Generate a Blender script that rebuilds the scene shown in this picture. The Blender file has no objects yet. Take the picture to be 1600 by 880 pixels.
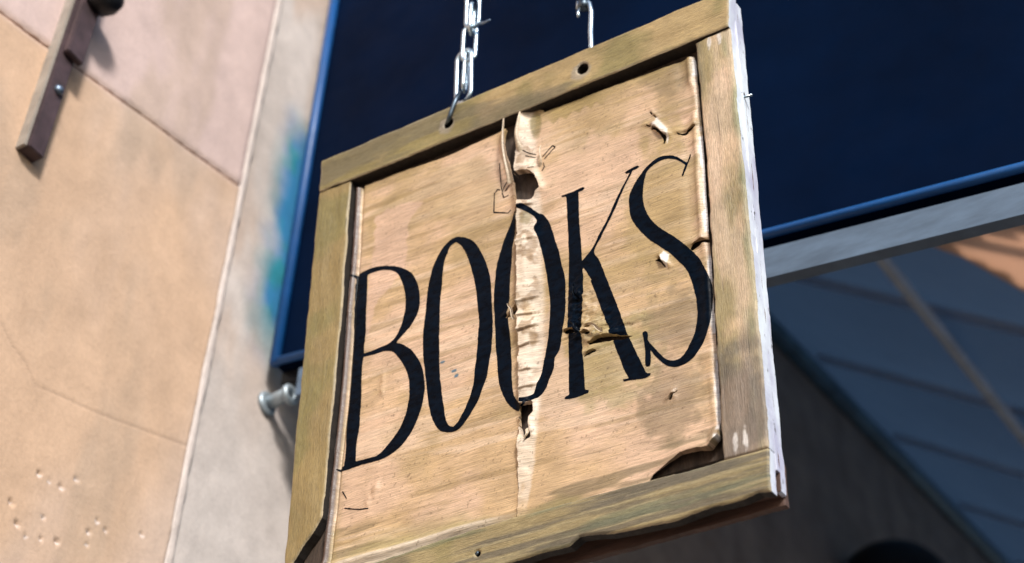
import bpy, math
import numpy as np
from mathutils import Vector, Matrix

# ---------------------------------------------------------------- camera
scn = bpy.context.scene
COL = scn.collection
F = 2650.0                       # focal length in photo pixels (1600 wide)
CAM = np.array([0.0, 0.0, 1.6])
R = np.array([[0.85894896, -0.3332162, -0.38881056],
              [0.5112536, 0.60069525, 0.61464215],
              [0.02874793, -0.72672704, 0.68632454]])     # columns: right, down, forward
cam_d = bpy.data.cameras.new('camera')
cam = bpy.data.objects.new('camera', cam_d)
COL.objects.link(cam)
cam.matrix_world = Matrix(((R[0, 0], -R[0, 1], -R[0, 2], CAM[0]),
                           (R[1, 0], -R[1, 1], -R[1, 2], CAM[1]),
                           (R[2, 0], -R[2, 1], -R[2, 2], CAM[2]),
                           (0, 0, 0, 1)))
cam_d.sensor_width = 36
cam_d.lens = F / 1600 * 36
cam_d.clip_start = 0.05
cam_d.clip_end = 2000
cam_d.dof.use_dof = True
cam_d.dof.focus_distance = 1.93
cam_d.dof.aperture_fstop = 4.0
scn.camera = cam

# ---------------------------------------------------------------- light
SUN = np.array([0.60, -0.64, 0.48]); SUN /= np.linalg.norm(SUN)
world = bpy.data.worlds.new('World'); scn.world = world
world.use_nodes = True
wn = world.node_tree.nodes; wl = world.node_tree.links
sky = wn.new('ShaderNodeTexSky'); sky.sky_type = 'NISHITA'; sky.sun_disc = False
sky.sun_elevation = math.asin(SUN[2]); sky.sun_rotation = math.atan2(SUN[0], SUN[1])
wl.new(sky.outputs[0], wn['Background'].inputs[0])
wn['Background'].inputs[1].default_value = 0.055
sun_d = bpy.data.lights.new('sun', 'SUN'); sun_d.energy = 1.5; sun_d.angle = math.radians(10)
sun_d.color = (1.0, 0.965, 0.92)
sun = bpy.data.objects.new('sun', sun_d); COL.objects.link(sun)
sun.rotation_euler = Vector(SUN).to_track_quat('Z', 'Y').to_euler()
sun.location = (3, -2, 8)
vs = scn.view_settings
vs.view_transform = 'Standard'; vs.look = 'None'; vs.gamma = 1; vs.exposure = 1.6
vs.use_curve_mapping = False

# ---------------------------------------------------------------- numbers
def unit(a):
    a = np.array(a, float); return a / np.linalg.norm(a)
def ray(p):
    return R @ unit([p[0] - 800, p[1] - 440, F])
def hit(p, o, n):                 # pixel ray meets the plane through o with normal n
    r = ray(p); return CAM + r * (((o - CAM) @ n) / (r @ n))

def h32(x):
    x = (x ^ (x >> np.uint32(16))) * np.uint32(0x45d9f3b)
    x = (x ^ (x >> np.uint32(16))) * np.uint32(0x45d9f3b)
    return x ^ (x >> np.uint32(16))
def vnoise(x, y, seed=0):
    xi = np.floor(x); yi = np.floor(y); fx = x - xi; fy = y - yi
    fx = fx * fx * fx * (fx * (fx * 6 - 15) + 10); fy = fy * fy * fy * (fy * (fy * 6 - 15) + 10)
    xi = xi.astype(np.int64); yi = yi.astype(np.int64)
    def g(a, b):
        k = ((a * 73856093) ^ (b * 19349663) ^ (seed * 83492791 + 12345)) & 0xffffffff
        return h32(k.astype(np.uint32)).astype(float) / 4294967295.0
    a = g(xi, yi); b = g(xi + 1, yi); c = g(xi, yi + 1); d = g(xi + 1, yi + 1)
    return (a + (b - a) * fx) * (1 - fy) + (c + (d - c) * fx) * fy
def fbm(x, y, seed=0, octv=4):
    s = 0; a = 0.5; t = 0
    for k in range(octv):
        s = s + a * vnoise(x * 2 ** k, y * 2 ** k, seed + k * 7); t += a; a *= 0.5
    return s / t
def smooth(x, a, b):
    t = np.clip((x - a) / (b - a), 0, 1); return t * t * (3 - 2 * t)

def spline(pts, n=5, corner=55):
    """closed Catmull-Rom through the points that keeps sharp corners"""
    P = np.array(pts, float); N = len(P); out = []
    cs = []
    for i in range(N):
        a = P[i] - P[i - 1]; b = P[(i + 1) % N] - P[i]
        c = a @ b / (np.linalg.norm(a) * np.linalg.norm(b) + 1e-12)
        cs.append(math.degrees(math.acos(max(-1, min(1, c)))) > corner)
    for i in range(N):
        p1 = P[i]; p2 = P[(i + 1) % N]
        L = np.linalg.norm(p2 - p1)
        t1 = (p2 - p1) if cs[i] else (p2 - P[i - 1]) * L / (np.linalg.norm(p2 - p1) + np.linalg.norm(p1 - P[i - 1]) + 1e-12)
        p3 = P[(i + 2) % N]
        t2 = (p2 - p1) if cs[(i + 1) % N] else (p3 - p1) * L / (np.linalg.norm(p3 - p2) + L + 1e-12)
        for k in range(n):
            t = k / n
            out.append((2*t**3-3*t*t+1)*p1 + (t**3-2*t*t+t)*t1 + (-2*t**3+3*t*t)*p2 + (t**3-t*t)*t2)
    return np.array(out)
def sdf_poly(U, V, poly):
    P = np.array(poly, float); Q = np.roll(P, -1, 0)
    d2 = np.full(U.shape, 1e9); ins = np.zeros(U.shape, bool)
    for (ax, ay), (bx, by) in zip(P, Q):
        ex, ey = bx - ax, by - ay; l2 = ex * ex + ey * ey
        if l2 < 1e-16: continue
        t = np.clip(((U - ax) * ex + (V - ay) * ey) / l2, 0, 1)
        d2 = np.minimum(d2, (U - ax - t * ex) ** 2 + (V - ay - t * ey) ** 2)
        if ay != by:
            c = (ay > V) != (by > V)
            ins ^= c & (U < (bx - ax) * (V - ay) / (by - ay) + ax)
    d = np.sqrt(d2); return np.where(ins, -d, d)
def dist_line(U, V, pts):
    d2 = np.full(U.shape, 1e9)
    for (ax, ay), (bx, by) in zip(pts[:-1], pts[1:]):
        ex, ey = bx - ax, by - ay; l2 = ex * ex + ey * ey + 1e-18
        t = np.clip(((U - ax) * ex + (V - ay) * ey) / l2, 0, 1)
        d2 = np.minimum(d2, (U - ax - t * ex) ** 2 + (V - ay - t * ey) ** 2)
    return np.sqrt(d2)

# ---------------------------------------------------------------- objects
WORLD_BUILT = ('stone_wall', 'shop_awning')      # their parts are laid out in world coordinates
def tag(o, label=None, cat=None, group=None, kind=None):
    if label: o['label'] = label
    if cat: o['category'] = cat
    if group: o['group'] = group
    if kind: o['kind'] = kind
    return o
def empty(name, loc, label, cat, group=None):
    o = bpy.data.objects.new(name, None); COL.objects.link(o); o.location = loc
    o.empty_display_size = 0.1
    return tag(o, label, cat, group)
def obj(name, verts, faces, mats, parent=None, smoothf=None, mi=None, colors=None):
    me = bpy.data.meshes.new(name)
    if parent and parent.name in WORLD_BUILT: verts = np.array(verts, float) - np.array(parent.location)
    me.from_pydata([tuple(v) for v in verts], [], faces)
    for m in (mats if isinstance(mats, (list, tuple)) else [mats]): me.materials.append(m)
    if smoothf is not None:
        me.polygons.foreach_set('use_smooth', np.array(smoothf, bool) if not isinstance(smoothf, bool) else np.full(len(faces), smoothf))
    if mi is not None: me.polygons.foreach_set('material_index', np.array(mi, np.int32))
    if colors is not None:
        at = me.attributes.new('pigment', 'FLOAT_COLOR', 'POINT')
        c = np.ones((len(verts), 4), np.float32); c[:, :3] = colors
        at.data.foreach_set('color', c.ravel())
    me.update()
    o = bpy.data.objects.new(name, me); COL.objects.link(o)
    if parent: o.parent = parent
    return o

def slab(name, poly, d, depth, mats, parent, place, hfun=None, sdf=None, col=None, rnd=0.0, wall_mat=None, pad=None, wall=True):
    """a weathered sheet or board: its outline comes from a signed distance field on a fine grid,
    its face from a height function, its edge walls go back to w = depth"""
    poly = np.array(poly, float)
    pad = pad or 3 * d
    k0 = np.floor((poly.min(0) - pad) / d).astype(int); k1 = np.ceil((poly.max(0) + pad) / d).astype(int)
    us = np.arange(k0[0], k1[0] + 1) * d; vs_ = np.arange(k0[1], k1[1] + 1) * d
    U, V = np.meshgrid(us, vs_, indexing='ij')
    S0 = sdf(U, V) if sdf else sdf_poly(U, V, poly)
    S0 = np.where(np.abs(S0) < d * 1e-3, d * 1e-3, S0)
    S0[0, :] = np.maximum(S0[0, :], d * .1); S0[-1, :] = np.maximum(S0[-1, :], d * .1)
    S0[:, 0] = np.maximum(S0[:, 0], d * .1); S0[:, -1] = np.maximum(S0[:, -1], d * .1)
    H = hfun(U, V, S0) if hfun else np.zeros_like(U)
    if rnd:
        q = np.clip(1 + S0 / rnd, 0, 1); H = H - rnd * (1 - np.sqrt(np.maximum(0, 1 - q * q)))
    C = col(U, V, S0) if col else np.full(U.shape + (3,), 0.5)
    ins = S0 < 0
    nu, nv = U.shape
    idx = -np.ones(U.shape, np.int64)
    cnt = (ins[:-1, :-1].astype(int) + ins[1:, :-1] + ins[1:, 1:] + ins[:-1, 1:])
    verts = []; cols = []
    gi = np.argwhere(ins); idx[ins] = np.arange(len(gi))
    pts = np.stack([U[ins], V[ins], H[ins]], 1); cc = C[ins]
    full = np.argwhere(cnt == 4)
    i, j = full[:, 0], full[:, 1]
    faces = np.stack([idx[i, j], idx[i+1, j], idx[i+1, j+1], idx[i, j+1]], 1).tolist()
    extra = []; ecol = []; ed = {}
    base = len(pts)
    def cross(a, b):
        key = (a, b) if a < b else (b, a)
        if key in ed: return ed[key]
        a, b = key
        t = S0[a] / (S0[a] - S0[b])
        extra.append((U[a]+(U[b]-U[a])*t, V[a]+(V[b]-V[a])*t, H[a]+(H[b]-H[a])*t))
        ecol.append(C[a] + (C[b]-C[a])*t)
        ed[key] = base + len(extra) - 1
        return ed[key]
    segs = []
    for i, j in np.argwhere((cnt > 0) & (cnt < 4)):
        cs = [(i, j), (i+1, j), (i+1, j+1), (i, j+1)]
        poly_ = []; kinds = []
        for k in range(4):
            a, b = cs[k], cs[(k+1) % 4]
            if ins[a]: poly_.append(int(idx[a])); kinds.append(0)
            if ins[a] != ins[b]:
                poly_.append(cross(a, b)); kinds.append(1 if ins[a] else 2)
        faces.append(poly_)
        for k in range(len(poly_)):
            if kinds[k] == 1: segs.append((poly_[k], poly_[(k+1) % len(poly_)]))
    if extra:
        pts = np.vstack([pts, np.array(extra)]); cc = np.vstack([cc, np.array(ecol)])
    ntop = len(faces); mi = [0] * ntop; sm = [True] * ntop
    if wall:
        used = sorted({a for s in segs for a in s}); m = {a: len(pts) + 2*k for k, a in enumerate(used)}
        tops = pts[used]; inter = np.empty((2*len(used), 3)); inter[0::2] = tops; inter[1::2] = tops
        dd = depth if np.isscalar(depth) else depth
        inter[1::2, 2] = np.minimum(dd, inter[1::2, 2] - 0.0002) if dd is not None else inter[1::2, 2]
        ci = np.repeat(cc[used], 2, 0)
        pts = np.vstack([pts, inter]); cc = np.vstack([cc, ci])
        for a, b in segs:
            A, B = m[a], m[b]
            faces.append([A, A + 1, B + 1, B]); sm.append(False)
            mi.append(wall_mat(pts[a], pts[b]) if wall_mat else 0)
    X = place(pts)
    return obj(name, X, faces, mats, parent, sm, mi, cc)

def box(name, a, b, mat, parent=None, bev=0.0, basis=None):
    """a bevelled box from a to b (in the basis, if one is given)"""
    a = np.array(a, float); b = np.array(b, float)
    import bmesh
    bm = bmesh.new(); bmesh.ops.create_cube(bm, size=1)
    for v in bm.verts:
        v.co = Vector([(a[k] + b[k]) / 2 + v.co[k] * (b[k] - a[k]) for k in range(3)])
    if bev: bmesh.ops.bevel(bm, geom=bm.edges[:], offset=bev, segments=2, affect='EDGES')
    vv = np.array([v.co[:] for v in bm.verts])
    if basis is not None: vv = basis(vv)
    bm.verts.index_update()
    ff = [[v.index for v in f.verts] for f in bm.faces]; bm.free()
    return obj(name, vv, ff, mat, parent, False)
def tube(name, path, r, mat, parent=None, closed=False, n=10, cap=True):
    P = [np.array(p, float) for p in path]; N = len(P)
    rr = r if hasattr(r, '__len__') else [r] * N
    T = []
    for i in range(N):
        a = P[(i + 1) % N] if (closed or i < N - 1) else P[i]
        b = P[i - 1] if (closed or i > 0) else P[i]
        T.append(unit(a - b))
    up = np.array([0, 0, 1.]) if abs(T[0][2]) < .9 else np.array([0, 1., 0])
    nrm = unit(np.cross(T[0], up)); V = []; Fc = []
    for i in range(N):
        nrm = unit(nrm - T[i] * (nrm @ T[i])); bn = np.cross(T[i], nrm)
        for k in range(n):
            a = 2 * math.pi * k / n
            V.append(P[i] + rr[i] * (nrm * math.cos(a) + bn * math.sin(a)))
    M = N if closed else N - 1
    off = 0
    if closed:   # twist offset so the last ring matches the first
        d0 = [np.linalg.norm(V[(N-1)*n] - V[k]) for k in range(n)]; off = int(np.argmin(d0))
    for i in range(M):
        for k in range(n):
            j = (i + 1) % N; o = off if (closed and i == N - 1) else 0
            Fc.append([i*n+k, i*n+(k+1) % n, j*n+(k+1+o) % n, j*n+(k+o) % n])
    if not closed and cap:
        Fc.append(list(range(n))[::-1]); Fc.append([(N-1)*n+k for k in range(n)])
    return obj(name, V, Fc, mat, parent, True)
def lathe(name, o, axis, prof, mat, parent=None, n=24):
    """profile of (distance along axis, radius)"""
    axis = unit(axis); t = unit(np.cross(axis, [0.3, 0.5, 0.81])); b = np.cross(axis, t)
    V = []; Fc = []
    for s, r in prof:
        for k in range(n):
            a = 2*math.pi*k/n; V.append(np.array(o) + axis*s + r*(t*math.cos(a) + b*math.sin(a)))
    for i in range(len(prof)-1):
        for k in range(n):
            Fc.append([i*n+k, i*n+(k+1) % n, (i+1)*n+(k+1) % n, (i+1)*n+k])
    Fc.append(list(range(n))[::-1]); Fc.append([(len(prof)-1)*n+k for k in range(n)])
    return obj(name, V, Fc, mat, parent, True)

# ---------------------------------------------------------------- materials
class NT:
    def __init__(s, name):
        s.m = bpy.data.materials.new(name); s.m.use_nodes = True
        s.n = s.m.node_tree.nodes; s.l = s.m.node_tree.links
        s.b = s.n['Principled BSDF']; s.tc = s.n.new('ShaderNodeTexCoord')
    def put(s, sock, v):
        if isinstance(v, bpy.types.NodeSocket): s.l.new(v, sock)
        elif v is not None:
            if hasattr(v, '__len__') and len(v) == 3 and sock.type == 'RGBA': v = (*v, 1)
            sock.default_value = v
    def noise(s, scale, stretch=(1, 1, 1), detail=4, rough=.55, rot=0.0, dist=0.0, loc=(0, 0, 0)):
        mp = s.n.new('ShaderNodeMapping'); s.l.new(s.tc.outputs['Object'], mp.inputs[0])
        mp.inputs['Scale'].default_value = stretch; mp.inputs['Rotation'].default_value = (0, 0, rot); mp.inputs['Location'].default_value = loc
        nz = s.n.new('ShaderNodeTexNoise'); s.l.new(mp.outputs[0], nz.inputs[0])
        nz.inputs['Scale'].default_value = scale; nz.inputs['Detail'].default_value = detail
        nz.inputs['Roughness'].default_value = rough; nz.inputs['Distortion'].default_value = dist
        return nz.outputs[0]
    def ramp(s, v, lo, hi, a=0.0, b=1.0):
        r = s.n.new('ShaderNodeMapRange'); s.l.new(v, r.inputs[0])
        r.inputs[1].default_value = lo; r.inputs[2].default_value = hi; r.inputs[3].default_value = a; r.inputs[4].default_value = b
        return r.outputs[0]
    def mix(s, f, a, b, mode='MIX'):
        m = s.n.new('ShaderNodeMix'); m.data_type = 'RGBA'; m.blend_type = mode
        s.put(m.inputs[0], f); s.put(m.inputs[6], a); s.put(m.inputs[7], b)
        return m.outputs[2]
    def math(s, op, a, b):
        m = s.n.new('ShaderNodeMath'); m.operation = op; s.put(m.inputs[0], a); s.put(m.inputs[1], b); return m.outputs[0]
    def attr(s, name='pigment'):
        a = s.n.new('ShaderNodeAttribute'); a.attribute_name = name; return a.outputs[0]
    def gain(s, c, v):                # colour times a scalar socket
        m = s.n.new('ShaderNodeVectorMath'); m.operation = 'SCALE'; s.l.new(c, m.inputs[0]); s.put(m.inputs['Scale'], v); return m.outputs[0]
    def bump(s, h, dist, strength=1.0, prev=None):
        b = s.n.new('ShaderNodeBump'); s.put(b.inputs['Height'], h); b.inputs['Distance'].default_value = dist; b.inputs['Strength'].default_value = strength
        if prev: s.l.new(prev, b.inputs['Normal'])
        return b.outputs[0]
    def done(s, col=None, rough=None, metal=None, normal=None, spec=None, coat=None):
        s.put(s.b.inputs['Base Color'], col); s.put(s.b.inputs['Roughness'], rough)
        if metal is not None: s.put(s.b.inputs['Metallic'], metal)
        if normal is not None: s.put(s.b.inputs['Normal'], normal)
        if spec is not None: s.put(s.b.inputs['Specular IOR Level'], spec)
        if coat is not None: s.put(s.b.inputs['Coat Weight'], coat)
        return s.m

def m_skin():                         # gold house paint brushed on in near horizontal strokes
    t = NT('gold_paint')
    br = t.noise(34, (1, 30, 1), 6, .62, rot=math.radians(3))
    br2 = t.noise(90, (1, 26, 1), 3, .6, rot=math.radians(5)); pat = t.noise(11, (1, 1.5, 1), 3)
    cl = t.noise(14, (1, 1.8, 1), 5, .6)
    g = t.math('MULTIPLY', t.math('MULTIPLY', t.ramp(br, .32, .66, .66, 1.2), t.ramp(br2, .3, .62, .74, 1.1)), t.ramp(cl, .3, .7, .86, 1.12))
    c = t.gain(t.attr(), g)
    rg = t.ramp(t.noise(25, (1, 4, 1)), .3, .7, .24, .44)
    fine = t.noise(600, (1, 1, 1), 2)
    nb = t.bump(br, .0010, .55); nb = t.bump(fine, .0003, .5, nb)
    return t.done(c, rg, 0.0, nb, .55)
def m_wood(name, along, rough=(.42, .62)):
    t = NT(name)
    st = (1, 14, 4) if along == 'u' else (14, 1, 4)
    gr = t.noise(75, st, 6, .6, dist=.2)
    fi = t.noise(220, st, 4, .6)
    bl = t.noise(9, (1, 2, 1) if along == 'u' else (2, 1, 1), 5, .6)
    g = t.math('MULTIPLY', t.math('MULTIPLY', t.ramp(gr, .3, .7, .66, 1.22), t.ramp(fi, .32, .68, .70, 1.18)), t.ramp(bl, .3, .7, .8, 1.15))
    c = t.gain(t.attr(), g)
    ch = t.ramp(t.noise(55, (1, 1.5, 1) if along == 'u' else (1.5, 1, 1), 7, .72), .67, .70)
    c = t.mix(t.math('MULTIPLY', ch, .45), c, (.42, .33, .22))
    st2 = (.5, 30, 4) if along == 'u' else (30, .5, 4)
    sp = t.noise(26, st2, 3, .5); c = t.mix(t.math('MULTIPLY', t.ramp(sp, .685, .70), .75), c, (.035, .026, .018))
    nb = t.bump(gr, .0014, .5); nb = t.bump(sp, -.0015, .4, nb); nb = t.bump(fi, .0006, .6, nb)
    return t.done(c, t.ramp(bl, .3, .7, *rough), 0, nb, .5)
def m_plain(name, col, rough=.6, metal=0.0, var=.2, scale=30, bump=.001, spec=None, stretch=(1, 1, 1)):
    t = NT(name)
    n1 = t.noise(scale, stretch, 6, .6); n2 = t.noise(scale * 6, stretch, 3)
    c = t.mix(t.ramp(n1, .3, .7), tuple(x * (1 - var) for x in col), tuple(min(1, x * (1 + var)) for x in col))
    return t.done(c, t.ramp(n2, .3, .7, rough * .85, min(1, rough * 1.15)), metal, t.bump(n1, bump, .5, t.bump(n2, bump * .4, .5)), spec)
def m_pigment(name, rough=.8, bump=.004, scale=18, var=.12):
    t = NT(name)
    n1 = t.noise(scale, (1, 1, 1), 7, .62); n2 = t.noise(scale * 9, (1, 1, 1), 4, .6); n3 = t.noise(5, (1, 1, .45), 5)
    g = t.math('MULTIPLY', t.math('MULTIPLY', t.ramp(n1, .3, .7, 1 - var, 1 + var), t.ramp(n2, .3, .7, 1 - var * .6, 1 + var * .6)), t.ramp(n3, .3, .7, .9, 1.08))
    return t.done(t.gain(t.attr(), g), rough, 0, t.bump(n1, bump, .35, t.bump(n2, bump * .25, .5)), .3)
def m_white_edge():                   # white gloss edge paint, blue-lavender sky light put into its colour, worn grey
    t = NT('white_edge_paint')
    n1 = t.noise(16, (1, .4, 1), 6, .6); n2 = t.noise(70, (1, .5, 1), 7, .7)
    c = t.mix(t.ramp(n1, .46, .66), (.80, .86, .92), (.50, .50, .64))
    c = t.mix(t.ramp(n2, .61, .66), c, (.07, .065, .07))
    return t.done(c, .35, 0, t.bump(n2, .0012, .6), .5)
def m_letter():
    t = NT('black_enamel')
    n1 = t.noise(90, (1, 1.6, 1), 5); n2 = t.noise(420, (1, 1, 1), 3)
    c = t.mix(t.ramp(n1, .35, .65), (.0008, .0022, .005), (.0012, .005, .012))
    c = t.mix(t.ramp(n2, .79, .80), c, (.10, .13, .16))
    return t.done(c, t.ramp(n1, .3, .7, .22, .38), 0, t.bump(n1, .0008, .5), .05)

M_SKIN = m_skin(); M_WU = m_wood('gold_painted_wood_rail', 'u'); M_WV = m_wood('gold_painted_wood_stile', 'v')
M_EDGE = m_white_edge(); M_INK = m_letter()
M_BACK = m_plain('bare_dark_board', (.055, .036, .025), .75, 0, .5, 35, .002, stretch=(6, 1, 1))
M_DARKWOOD = m_plain('dark_back_frame', (.085, .046, .034), .7, 0, .4, 20, .002, stretch=(1, 8, 1))
M_EDGESHADE = m_plain('shade_dark_edge', (.018, .013, .010), .8, 0, .5, 35, .002)  # shade under the frame boards, put into near-black edge faces
M_NAVYIN = m_plain('navy_shade_back', (.004, .007, .020), .5, 0, .3, 20, .001)  # blue-black shade of the hollow, coloured onto the left back stile
M_ZINC = m_plain('zinc_chain', (.52, .63, .70), .3, 1.0, .18, 90, .0006)
M_DULLZINC = m_plain('dull_zinc_wire', (.10, .13, .16), .4, 1.0, .3, 90, .0006)
M_STONE = m_pigment('sandstone', .85, .005, 16, .09)
M_PLASTER = m_pigment('old_plaster', .85, .005, 22, .10)
M_IRON = m_plain('rusty_iron', (.060, .036, .040), .6, .0, .45, 25, .002)
M_IRONPALE = m_plain('lit_iron_edge', (.30, .26, .22), .7, 0, .25, 25, .002)  # paler copy of the iron, for the light on the strap's side
M_BOLT = m_plain('blued_bolt', (.20, .26, .34), .35, .8, .2, 60, .001)
M_BLACK = m_plain('black_iron', (.006, .006, .007), .5, 0, .3, 20, .001)
M_NAVY = m_plain('navy_painted_panel', (.0002, .0044, .019), .55, 0, .35, 3, .001, spec=.03)
M_TRIM = m_plain('blue_painted_trim', (.003, .07, .24), .45, 0, .15, 12, .001)
M_FASCIA = m_plain('grey_blue_painted_rail', (.085, .125, .18), .6, 0, .25, 14, .001, stretch=(1, 1, 4))
M_CANVAS = m_plain('blue_grey_canvas', (.22, .31, .42), .85, 0, .15, 6, .002)

M_PURLIN = m_plain('pale_painted_purlin', (.75, .80, .86), .6, 0, .15, 15, .001)
M_LEDGER = m_plain('teal_painted_ledger', (.06, .14, .21), .5, 0, .3, 10, .001)
def m_translucent(name, col, thru, k):
    m = m_plain(name, col, .85, 0, .12, 6, .001); nt = m.node_tree
    b = nt.nodes['Principled BSDF']; out = nt.nodes['Material Output']
    tr = nt.nodes.new('ShaderNodeBsdfTranslucent'); tr.inputs[0].default_value = (*thru, 1)
    mx = nt.nodes.new('ShaderNodeMixShader'); mx.inputs[0].default_value = k
    nt.links.new(b.outputs[0], mx.inputs[1]); nt.links.new(tr.outputs[0], mx.inputs[2]); nt.links.new(mx.outputs[0], out.inputs[0])
    return m
M_ORANGE = m_translucent('orange_canvas_strip', (.80, .60, .46), (.88, .66, .52), .55)
M_POCKET = m_translucent('canvas_seam', (.6, .62, .66), (.78, .8, .84), .8)
M_CANVAS = m_translucent('blue_grey_canvas', (.28, .35, .42), (.16, .225, .31), .62)
M_PAVE = m_plain('pavement_slabs', (.055, .054, .055), .9, 0, .2, 3, .004)

# ---------------------------------------------------------------- setting: ground
g = obj('pavement', [(-400, -400, 0), (400, -400, 0), (400, 400, 0), (-400, 400, 0)], [[0, 1, 2, 3]], M_PAVE)
tag(g, 'grey stone pavement below the shop front', kind='structure')

# ---------------------------------------------------------------- the stone shop front (plane x = XF)
XF = -1.495
NX = np.array([1., 0, 0])
def W(p, w=0.0):                       # pixel -> (y, z) on the shop front
    q = hit(p, np.array([XF + w, 0, 0]), NX); return q[1], q[2]
def on_wall(P): return np.stack([XF + P[:, 2], P[:, 0], P[:, 1]], 1)
facade = empty('stone_wall', (XF, 1.2, 0), 'pinkish sandstone shop front wall with a chipped whitish corner, behind the sign', 'wall')

cy = W((440, 0))[0]                    # corner line
cy2 = W((265, 880))[0]
CY = (cy + cy2) / 2
jl = [W((-120, -70)), W((0, 20)), W((115, 100)), W((240, 190)), W((375, 290)), ]
slope = (jl[-1][1] - jl[0][1]) / (jl[-1][0] - jl[0][0])
jz = lambda y: jl[0][1] + slope * (y - jl[0][0])
crackw = [W(p) for p in ((2, 505), (20, 540), (42, 568), (56, 602), (100, 620), (160, 648), (225, 672), (296, 697))]
pits = [(62, 741, 6), (78, 752, 5), (97, 762, 6), (120, 748, 7), (17, 785, 6), (68, 808, 5), (27, 820, 6), (152, 815, 6),
        (139, 831, 6), (165, 829, 5), (221, 836, 6), (90, 846, 5), (64, 842, 4), (136, 851, 4), (40, 838, 5)]
pitw = [(W((x, y)), r * 0.00092) for x, y, r in pits]
def stone_col(U, V, S):
    n = fbm(U * 3.0, V * 1.2, 3, 5); n2 = fbm(U * 9, V * 3, 9, 4)
    a = np.array([.58, .395, .27]); b = np.array([.57, .425, .335]); c = np.array([.42, .315, .235])
    t = smooth(n, .38, .62)[..., None]; C = a * t + b * (1 - t)
    up = smooth(V - jz(U), -.02, .02)[..., None]; C = C * (1 - up) + (np.array([.60, .455, .415]) * (1 + .12 * (n - .5))[..., None]) * up
    t = (smooth(n2, .52, .75) * .5)[..., None]; C = C * (1 - t) + c * t
    return C
def lower_col(U, V, S):
    C = stone_col(U, V, S)
    d = dist_line(U, V, crackw); t = (smooth(d, .003, .0)*.35)[..., None]; C = C * (1 - t) + np.array([.22, .15, .11]) * t
    for (a, b), r in pitw:
        q = np.hypot(U - a, V - b); t = (.75 * smooth(q + (fbm(U * 150, V * 150, 4, 2) - .5) * .004, r * .95, r * .4) * smooth(V - b, r * .5, -r * .2))[..., None]; C = C * (1 - t) + np.array([.72, .65, .62]) * t  # lower half painted pale for the lip that catches light
    return C
def lower_h(U, V, S):
    H = (fbm(U * 12, V * 12, 5, 4) - .5) * .003
    d = dist_line(U, V, crackw); H -= .0012 * smooth(d, .003, 0)
    for (a, b), r in pitw:
        q = np.hypot(U - a, V - b); H -= .0038 * smooth(q + (fbm(U * 120, V * 120, 8, 2) - .5) * .006, r, r * .2)
    return H
y0 = -0.6
gap = .0022
wob = lambda U: (fbm(U * 10, U * 0 + 3.3, 77, 4) - .5) * .004
low = [(y0, -.02 + 0), (CY - .008, 0), (CY - .008, jz(CY) - gap), (y0, jz(y0) - gap)]
def low_sdf(U, V):
    return np.maximum.reduce([V - (jz(U) - gap + wob(U)), U - (CY - .008) + (fbm(V * 20, V * 0, 21, 5) - .5) * .003, y0 - U, 1.6 - V])
lowp = [(y0, 1.6), (CY, 1.6), (CY, jz(CY)), (y0, jz(y0))]
slab('wall_block', lowp, .0033, -.03, M_STONE, facade, on_wall, lower_h, low_sdf, lower_col, rnd=.004)
def up_sdf(U, V):
    return np.maximum.reduce([(jz(U) + gap + wob(U) * .8) - V, U - (CY - .008) + (fbm(V * 20, V * 0, 23, 5) - .5) * .0025, y0 - U, V - 5.2])
slab('wall_block', [(y0, jz(y0)), (CY, jz(CY)), (CY, 5.2), (y0, 5.2)], .008, -.03, M_STONE, facade, on_wall,
     lambda U, V, S: (fbm(U * 12, V * 12, 6, 4) - .5) * .003, up_sdf, stone_col, rnd=.004)
box('wall_base', (XF - .3, -6, 0), (XF - .002, CY - .01, 1.6), m_plain('stone_base', (.42, .30, .23), .85), facade)
box('wall_side', (XF - .3, -6, 1.602), (XF - .002, y0 - .002, 5.2), m_plain('stone_side', (.45, .33, .27), .85), facade)
box('joint_mortar', (XF - .3, y0, 1.602), (XF - .012, CY - .03, 5.2), m_plain('dark_mortar', (.20, .13, .09), .9), facade)
# whitish corner edge, chipped
def edge_col(U, V, S):
    n = fbm(U * 60, V * 26, 31, 4); t = .8 * smooth(n, .57, .68)[..., None] * smooth(2.95 - V, -.1, .35)[..., None]
    return np.array([.59, .51, .465]) * (1 - t) + np.array([.36, .29, .23]) * t
def edge_sdf(U, V):
    e = (fbm(V * 24, V * 0 + 9, 41, 5) - .5) * .0045
    return np.maximum.reduce([np.abs(U - CY) - .0095 + e, 1.4 - V, V - 5.2])
slab('corner_edge', [(CY - .03, 1.4), (CY + .03, 1.4), (CY + .03, 5.2), (CY - .03, 5.2)], .004, -.04, M_PLASTER, facade, on_wall,
     lambda U, V, S: -.001 + (fbm(U * 40, V * 30, 45, 4) - .5) * .003, edge_sdf, edge_col, rnd=.007)
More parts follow.
